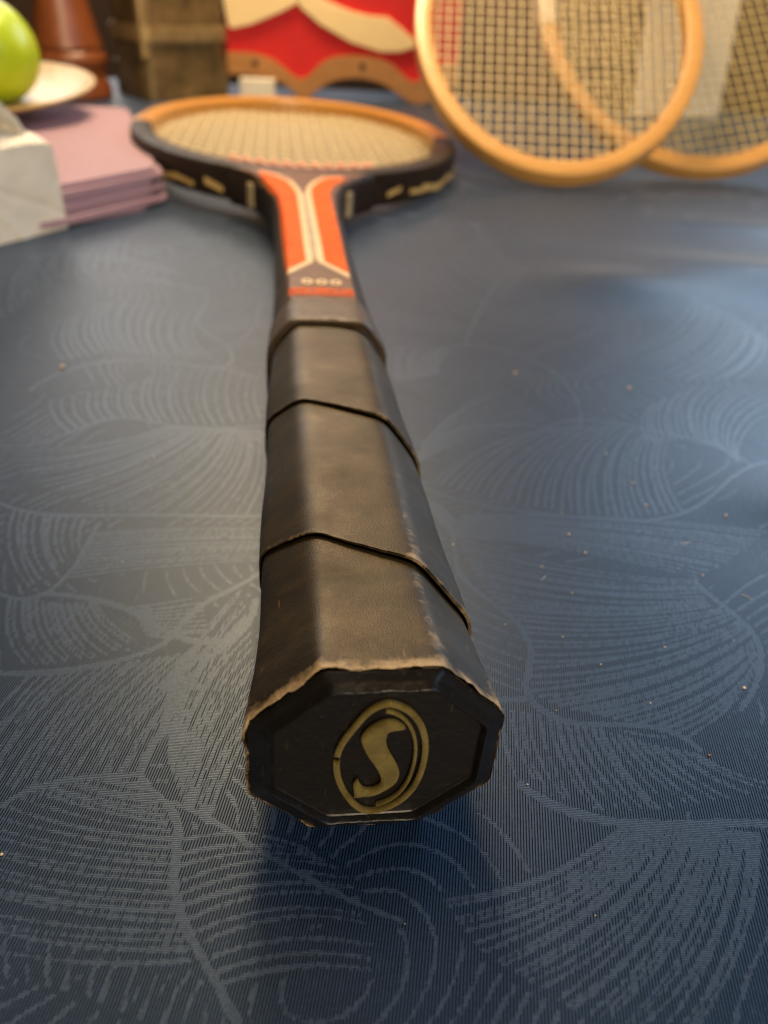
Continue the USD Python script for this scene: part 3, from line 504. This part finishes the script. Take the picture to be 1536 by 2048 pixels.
def inside_span(c, rx, ry, center, vertical):
    k = 1 - (c / rx) ** 2 if vertical else 1 - ((c - center) / ry) ** 2
    if k <= 0: return None
    k = math.sqrt(k); return (center - ry * k, center + ry * k) if vertical else (-rx * k, rx * k)
def string_bed(parent, rx, ry, center, nm, nc, r, m, step, cstep=None):
    cstep = cstep or step
    xs = (np.arange(nm) - (nm - 1) / 2) * step; ys = center + (np.arange(nc) - (nc - 1) / 2) * cstep
    for i, x in enumerate(xs):
        sp = inside_span(x, rx + 0.004, ry + 0.004, center, True)
        if sp: y = np.linspace(*sp, 40); obj('main_string', tube(np.c_[x + 0 * y, y, r * 0.9 * np.cos((y - ys[0]) / cstep * math.pi + i * math.pi)], r, 6), m, parent, True)
    for j, y in enumerate(ys):
        sp = inside_span(y, rx + 0.004, ry + 0.004, center, False)
        if sp: x = np.linspace(*sp, 40); obj('cross_string', tube(np.c_[x, y + 0 * x, -r * 0.9 * np.cos((x - xs[0]) / step * math.pi + j * math.pi)], r, 6), m, parent, True)
string_bed(racket, IRX, IRY, IC, 23, 31, 0.0006, gut, 0.0078)
# pink trimming string looped along the throat end of the stringing
for k in range(11):
    x = -0.036 + 0.0072 * k; y = 0.3700 + 0.0105 * (x / 0.036) ** 2 - 0.001 * (x / 0.036)
    t = np.linspace(0, 1, 14); c = np.c_[x + 0.0062 * (t - 0.5), y + 0.0022 * np.sin(t * math.pi * 2), 0.0062 + 0.0032 * np.sin(t * math.pi)]
    obj('trim_loop', tube(c, 0.0017, 7), trim_pink, racket, True)
# ---------------------------------------------------------------- two bare wooden rackets leaning behind it
def leaning_racket(name, label, base, elev, turn, spin, rx, ry, mfr, mst, step, thick=0.0130, width=0.0112):
    """tip of the head on the table, handle up and away; elev = slope of the head, spin = turn within its own plane"""
    ce, se, cs, sn = math.cos(elev), math.sin(elev), math.cos(turn), math.sin(turn)
    Y = np.array([-sn * ce, cs * ce, se]); X = np.array([cs, sn, 0]); Z = np.cross(X, Y)
    X2, Y2 = X * math.cos(spin) + Y * math.sin(spin), -X * math.sin(spin) + Y * math.cos(spin)
    low = math.sqrt((rx * math.sin(spin)) ** 2 + (ry * math.cos(spin)) ** 2)
    c = np.array(base) + Y * low + Z * thick / 2 * 0.0 + np.array([0, 0, thick / 2 * math.cos(elev)])
    t = thing(name, label, 'racket', frame(c, X2, Y2, Z))
    k = thick / 0.0184
    prof = [(u, z * k) for u, z in BPROF]
    obj('bow', bow(0, 2 * math.pi - 2 * math.pi / 240, 240, prof, (0, rx, ry), (0, rx - width, ry - width)) if False else closed_bow(prof, rx, ry, width), mfr, t, 35)
    string_bed(t, rx - width, ry - width, 0.0, int(2 * (rx - width) / step), int(2 * (ry - width) / 0.0074), 0.00062, mst, step, 0.0074)
    # throat wedge, shaft and grip beyond the frame's upper end
    sh = sg.Polygon([(-0.045, ry - 0.022), (-0.020, ry + 0.020), (-0.0125, ry + 0.05), (-0.0120, ry + 0.16), (0.0120, ry + 0.16), (0.0125, ry + 0.05), (0.020, ry + 0.020), (0.045, ry - 0.022), (0.0, ry - 0.006)])
    m = soft_slab(sh, thick, 0.003); m.apply_translation([0, 0, -thick / 2]); obj('shaft', outward(m), mfr, t, 35)
    g = soft_slab(sg.box(-0.0145, -0.014, 0.0145, 0.014).buffer(-0.004).buffer(0.004, join_style=3), 0.14, 0.002); g.apply_transform(trimesh.transformations.rotation_matrix(-math.pi / 2, [1, 0, 0])); g.apply_translation([0, ry + 0.155, 0]); obj('grip', g, rubber, t, 35)
    return t
def closed_bow(prof, rx, ry, w, n=240):
    th = np.arange(n) * 2 * math.pi / n; rows = []
    for u, z in prof: rows.append(np.c_[(rx - w * u) * np.cos(th), (ry - w * u) * np.sin(th), np.full(n, z)])
    rows.append(rows[0]); v = np.concatenate(rows); return outward(tri(v, grid_faces(len(rows), n, True)))
r1 = leaning_racket('wooden_racket', 'honey wood racket head leaning upright nearest the lying racket, overlapping the other hoop', (0.0990, 0.520, 0.0), rad(42), rad(0), rad(0), 0.0948, 0.115, honey_pale, gut, 0.0069)
r2 = leaning_racket('wooden_racket', 'tilted wooden racket head with white taped rim, standing partly behind the other hoop at right', (0.190, 0.562, 0.0), rad(44), rad(-4), rad(14), 0.104, 0.125, honey_pale, gut_yellow, 0.0072)
def rim_wrap(parent, rx, ry, w, thick, a0, a1, m):
    prof = [(u * 1.10 - 0.05, z * thick / 0.0184 * 1.10) for u, z in BPROF]
    obj('rim_tape', bow(rad(a0), rad(a1), 14, prof, (0, rx, ry), (0, rx - w, ry - w)), m, parent, 35)
rim_wrap(r2, 0.104, 0.125, 0.0112, 0.013, 163, 176, white_tape)

# ---------------------------------------------------------------- red panel with cream scrolls on a scalloped wooden base
pan = thing('display_panel', 'red panel with cream horn-shaped bands on a scalloped wooden foot', 'panel', loc=(0, 0.87, 0.0))
def upright(poly, y0, d, bev=0.0012):
    """outline in x-z (mm), standing, its front at y0 and d thick towards the back"""
    m = soft_slab(affinity.scale(poly, 0.001, 0.001, origin=(0, 0)), d, bev); v = m.vertices.copy(); m.vertices = np.stack([v[:, 0], y0 + d - v[:, 2], v[:, 1]], -1); return outward(m)
UPL = [(-176, 37.5), (-148, 37.1), (-124, 28.8), (-103, 17.5), (-84, 31.5), (-60, 39.2), (-36, 39), (-11, 31.6), (9.4, 19.6), (24, 31), (48, 38), (52, 38)]
LOL = [(52, 18), (36, 12), (22, 1.5), (13, 0), (0, 3.8), (-20, 15.3), (-45, 20.3), (-65, 18.5), (-85, 9.8), (-96, 2.0), (-102, 0.0), (-108, 2.5), (-114.5, 8.5), (-131, 15.6), (-155, 18.6), (-176, 18.1)]
c1s = [tuple(p) for p in spline(UPL, 80)]; c2s = [tuple(p) for p in spline(LOL, 80)]
redp = sg.Polygon([(-174, 190)] + [(x, z - 3) for x, z in c1s] + [(50, 190)]).buffer(0)
obj('red_board', upright(redp, 0.006, 0.010), red_m, pan, 35)
obj('scalloped_foot', upright(sg.Polygon(c1s + c2s).buffer(0), 0.0, 0.026), basewood, pan, 35)
C1 = [(-178.5, 99.8), (-175.5, 76), (-172.9, 60), (-169.8, 56.9), (-151.3, 60.9), (-122.2, 72.2), (-103.9, 80.9), (-99, 90), (-108, 104), (-140, 108)]
C2 = [(-106.7, 84.3), (-103.1, 77), (-84.2, 63.8), (-55.4, 50.7), (-26.1, 43.6), (-6.8, 44.5), (8.4, 49.3), (6.1, 55.4), (-7.9, 65), (-20.1, 72.5), (-36.7, 73), (-55.8, 76.2), (-79.4, 83.9), (-96, 96), (-104, 92)]
for c in (C1, C2): obj('cream_band', upright(sg.Polygon(c).buffer(1.5).buffer(-1.5).buffer(-1).buffer(1), 0.001, 0.006), creampanel, pan, 35)
for x, z in ((-148.1, 31.2), (-42.9, 33.2)):
    s = trimesh.creation.icosphere(2, 0.0032); s.apply_scale([1, 0.4, 1]); s.apply_translation([x / 1000, 0.0, z / 1000 - 0.002]); obj('screw', s, screw_m, pan, True)
bx = rbox(0.034, 0.012, 0.0185, 0.002); bx.apply_translation([0, 0, 0.00925])
tag(obj('small_box', (bx.vertices + [-0.1435, 0.852, 0.0], bx.faces), greycard, None, 30), 'small pale grey box under the scalloped wooden foot beside the brass canister', 'box')

# ---------------------------------------------------------------- square tarnished canister, pepper mill
cx = np.array([0.766, 0.643, 0]) ; cx /= np.linalg.norm(cx); cy = np.array([-cx[1], cx[0], 0])
can = thing('metal_canister', 'square tarnished brass canister with raised bands beside the pepper mill', 'canister', frame((-0.2370, 0.800, 0), cx, cy, (0, 0, 1)))
CW, CD = 0.086, 0.070
sq = lambda g, r: sg.box(-g, -g, CW + g, CD + g).buffer(-r).buffer(r)
def tier(z0, z1, g, r=0.012, bev=0.001): m = soft_slab(sq(g, r), z1 - z0, bev); m.apply_translation([0, 0, z0]); return outward(m)
obj('body', tier(0.003, 0.160, 0.0), tin_m, can, 35); obj('base', tier(0.0, 0.030, 0.0022, bev=0.002), tin_m, can, 35)
obj('band', tier(0.0465, 0.0600, 0.0030, bev=0.003), tin_hi, can, 35); obj('band', tier(0.128, 0.137, 0.0030, bev=0.003), tin_hi, can, 35)
cs_ = rbox(0.0095, 0.0095, 0.128, 0.004); cs_.apply_translation([0.0035, 0.0035, 0.096]); obj('corner_strip', cs_, tin_hi, can, 35)
lid = tier(0.160, 0.172, 0.002, bev=0.003); obj('lid', lid, tin_m, can, 35)
mill = thing('pepper_mill', 'turned red-brown wooden pepper mill standing behind the cream saucer', 'pepper mill', loc=(-0.3073, 0.808, 0))
MB = [(0.0, 0), (0.031, 0), (0.0335, 0.002), (0.0335, 0.011), (0.031, 0.014), (0.0300, 0.018), (0.0305, 0.024), (0.0325, 0.028), (0.0335, 0.032), (0.0325, 0.036), (0.0295, 0.0385), (0.0290, 0.0398), (0.0305, 0.0415), (0.0302, 0.044), (0.0285, 0.050), (0.0262, 0.060), (0.0240, 0.070), (0.0222, 0.080), (0.0205, 0.095), (0.0200, 0.108), (0.0215, 0.116), (0.0225, 0.119), (0.0, 0.119)]
obj('body', revolve(MB), mill_m, mill, 40)
obj('head', revolve([(0.0, 0.120), (0.021, 0.120), (0.0232, 0.125), (0.0225, 0.135), (0.018, 0.144), (0.012, 0.148), (0.013, 0.154), (0.010, 0.160), (0.0, 0.162)]), mill_m, mill, 40)
obj('knob', revolve([(0.0, 0.162), (0.004, 0.162), (0.006, 0.166), (0.004, 0.170), (0.0, 0.171)], 24), tin_hi, mill, 40)

# ---------------------------------------------------------------- napkins, saucer, green fruit, white packet
NAP = sg.Polygon([(-0.172, 0.372), (-0.150, 0.405), (-0.1295, 0.437), (-0.150, 0.500), (-0.2035, 0.632), (-0.38, 0.632), (-0.38, 0.372)])
names = ['lowest lilac napkin, its corner poking out towards the racket head', 'second lilac napkin from the bottom of the fanned stack', 'third lilac napkin from the bottom of the fanned stack', 'middle lilac napkin of the fanned stack', 'third lilac napkin from the top of the fanned stack', 'second lilac napkin from the top of the fanned stack', 'topmost lilac napkin with the saucer on it']
zt = 0.0
for k in range(7):
    h = 0.0025
    p = affinity.rotate(NAP, (-6, 1.6, -0.9, 0.9, -0.4, 1.3, 0)[k], origin=(-0.25, 0.5)); p = affinity.translate(p, (0.004, 0.003, 0.0, 0.002, -0.001, 0.001, -0.001)[k], (-0.002, -0.005, -0.004, -0.001, -0.003, 0.001, 0.003)[k])
    q = affinity.translate(p.buffer(-0.012).buffer(0.012), 0.25, -0.5)
    n = thing('napkin', names[k], 'napkin', loc=(-0.25, 0.5, zt), group='lilac napkins in a stack')
    for nm, z0, ins in (('lower_fold', 0.0, 0.0), ('upper_fold', h * 0.5, 0.0007)):
        m = soft_slab(q.buffer(-ins), h * 0.44, 0.0005); m.apply_translation([0, 0, z0]); obj(nm, outward(m), lilac, n, 35)
    zt += h + 0.0001
ZN = zt
SP = [(0.0, 0.0), (0.030, 0.0), (0.031, 0.004), (0.050, 0.0065), (0.070, 0.0105), (0.0800, 0.0145), (0.0805, 0.0158), (0.0790, 0.0160), (0.068, 0.0120), (0.050, 0.0085), (0.034, 0.0062), (0.0, 0.0060)]
obj_s = obj('saucer', revolve(SP, 96), creamware, None, 40)
UsdGeom.Xformable(obj_s).AddTranslateOp().Set(Gf.Vec3d(-0.289, 0.575, ZN + 0.0028)); UsdGeom.Xformable(obj_s).AddRotateXOp().Set(5.0); tag(obj_s, 'cream glazed saucer on the lilac napkins holding the green fruit', 'saucer')
ft = thing('fruit', 'glossy yellow-green round fruit sitting on the cream saucer', 'fruit', loc=(-0.272, 0.570, ZN + 0.0088))
a = np.linspace(0, math.pi, 48); rr = 0.0335 * np.sin(a) * (1 + 0.04 * np.cos(a)); zz = 0.0315 - 0.0315 * np.cos(a) * (1 - 0.12 * np.exp(-(np.sin(a) / 0.28) ** 2)); zz -= zz.min(); rr[[0, -1]] = 0
obj('flesh', revolve(np.c_[rr, zz], 64), fruit_m, ft, True); obj('stalk', tube([(0, 0, zz.max() - 0.003), (0.001, 0, zz.max() + 0.002), (0.003, 0, zz.max() + 0.006)], 0.0012, 8), basewood, ft, 40)
e1 = np.array([-0.0186, -0.0327, 0]); e1 /= np.linalg.norm(e1); e2 = np.array([-e1[1] * -1, e1[0] * -1, 0]); e2 = np.array([e1[1], -e1[0], 0])
pk = thing('paper_packet', 'white paper packet with crumpled folded top in front of the lilac napkins', 'packet', frame((-0.1605, 0.3838, 0), e1, np.array([-e1[1], e1[0], 0]), (0, 0, 1)))
def packet():
    W, D, H = 0.095, 0.110, 0.043
    m = trimesh.creation.box([W, D, H]); 
    for _ in range(6): m = m.subdivide()
    v = m.vertices.copy() + [W / 2, -D / 2, H / 2]
    n = meshkit.fbm(v * 70 + 3, 3, 21) - 0.5
    e = np.minimum.reduce([v[:, 0], W - v[:, 0]]) ; f = np.minimum(-v[:, 1], D + v[:, 1])
    rnd = 0.004 * (np.exp(-e / 0.004) * np.exp(-(H - v[:, 2]) / 0.004) + np.exp(-f / 0.004) * np.exp(-(H - v[:, 2]) / 0.004)) 
    topw = np.clip((v[:, 2] - 0.036) / 0.007, 0, 1)
    v[:, 2] += topw * (0.006 * n * np.clip(e / 0.015, 0.25, 1)) - rnd
    cr = sum(np.maximum(0, 1 - np.abs(v @ np.array(nv) * 1000 - dd) / 2.2) * am for nv, dd, am in (((0.2, 0.75, 0.63), -18, 0.0011), ((0.1, -0.6, 0.79), 52, -0.0011), ((0.0, 0.95, -0.3), -70, 0.0010), ((0.3, 0.4, 0.86), 6, -0.0009), ((0.1, 0.99, 0.1), -44, 0.0008)))
    v[:, :2] -= cr[:, None] * np.array([0.9, 0.3])
    v[:, :2] += (0.0030 * (meshkit.fbm(v * 45 + 9, 3, 4) - 0.5))[:, None] * np.clip(v[:, 2] / 0.01, 0, 1)[:, None]
    return trimesh.Trimesh(v, m.faces, process=True)
def turned(m): v = m.vertices; return outward(tri(np.stack([-v[:, 1], -v[:, 0], v[:, 2]], -1), m.faces))
obj('wrapping', turned(packet()), packet_m, pk, 28)
def crumple(seed, L, amp):
    r = np.random.default_rng(seed); nx, ny = 26, 12; u, w = np.meshgrid(np.linspace(0, 1, nx), np.linspace(0, 1, ny))
    x = 0.005 + u * 0.075; y = -0.008 - w * L; z = 0.0435 + 0.024 * np.sin(w * math.pi) ** 0.7 * (0.6 + 0.4 * np.sin(u * 7 + seed)) + amp * (meshkit.fbm(np.stack([x * 140, y * 140, 0 * x + seed], -1), 3, seed) - 0.5)
    top = np.stack([x, y, z], -1).reshape(-1, 3); bot = top - [0, 0, 0.0012]; f = grid_faces(ny, nx); N = len(top)
    e = np.r_[np.arange(nx), nx * np.arange(1, ny) + nx - 1, (ny - 1) * nx + np.arange(nx - 2, -1, -1), nx * np.arange(ny - 2, 0, -1)]; e2_ = np.roll(e, -1)
    return outward(tri(np.concatenate([top, bot]), np.concatenate([f, f[:, ::-1] + N, np.stack([e, e2_, e + N], 1), np.stack([e2_, e2_ + N, e + N], 1)])))
obj('crumpled_flap', turned(crumple(3, 0.045, 0.014)), packet_m, pk, 25); obj('crumpled_flap', turned(crumple(8, 0.085, 0.024)), packet_m, pk, 25)

# ---------------------------------------------------------------- behind the leaning rackets
cdm = rbox(0.088, 0.004, 0.150, 0.0012); cd = thing('white_card', 'plain white card standing behind the two leaning wooden rackets', 'card', loc=(0.270, 0.885, 0), rz=0.03)
cdm.apply_transform(trimesh.transformations.rotation_matrix(rad(-10), [1, 0, 0])); cdm.apply_translation([0, 0, 0.0745]); obj('sheet', cdm, greycard, cd, 30)
bd = rbox(0.56, 0.02, 0.22, 0.003); bd.apply_translation([0.345, 0.945, 0.11]); tag(obj('wooden_board', bd, board_m), 'plain brown wooden board at the back behind the leaning rackets', 'board')

# ---------------------------------------------------------------- crumbs scattered on the cloth
for k, (x, y, r) in enumerate(CRUMBS):
    m = trimesh.creation.icosphere(1, 1.0); q = np.random.default_rng(k); v = m.vertices * (0.75 + 0.5 * q.random((len(m.vertices), 1))) * [1.15, 0.9, 0.7]
    v = v * r / 1000; v[:, 2] -= v[:, 2].min(); z = float(swell(np.array(x / 1000), np.array(y / 1000)))
    big = {0: 'largest pale crumb, alone on the left of the cloth', 1: 'pale crumb right of the grip, left one of the far pair', 2: 'pale crumb right of the grip, right one of the far pair', 18: 'lone reddish-brown crumb at the right edge of the cloth'}
    p = obj('crumb', trimesh.Trimesh(v + [x / 1000, y / 1000, z + 0.00002], m.faces), crumb_dark if k == 18 else crumb_m, None, True)
    if k in big: tag(p, big[k], 'crumb', 'crumbs on the tablecloth')
    else: tag(p, 'tiny pale speck of crumb on the navy cloth near the grip', 'crumb', 'tiny crumbs on the tablecloth')
# lint: short pale fibres caught in the weave
LINT = [((1.30, 0.1487), 0.0022, 0.2), ((0.845, 0.1500), 0.0018, 1.1), ((0.80, 0.1300), 0.0020, 2.3), ((0.36, 0.1330), 0.0016, 0.9), ((0.50, 0.0960), 0.0015, 2.8), ((-0.50, 0.1130), 0.0016, 0.5), ((-0.62, 0.1760), 0.0020, 1.9)]
for k, ((x, y), L, a) in enumerate(LINT):
    if k in (1, 4, 5): continue
    L *= 0.6
    x *= 0.1 if abs(x) > 0.2 else 1; x = 0.072 if k == 0 else x; t = np.linspace(-1, 1, 9); c = np.stack([x + L * (t * math.cos(a) - 0.18 * t * t * math.sin(a)), y + L * (t * math.sin(a) + 0.18 * t * t * math.cos(a)), 0 * t], -1)
    c[:, 2] = swell(c[:, 0], c[:, 1]) + 0.00010
    tag(obj('lint_fibre', tube(c, 0.00005, 5), lint_m, None, True), 'short pale lint fibre caught on the navy cloth', 'lint', 'lint fibres on the tablecloth')
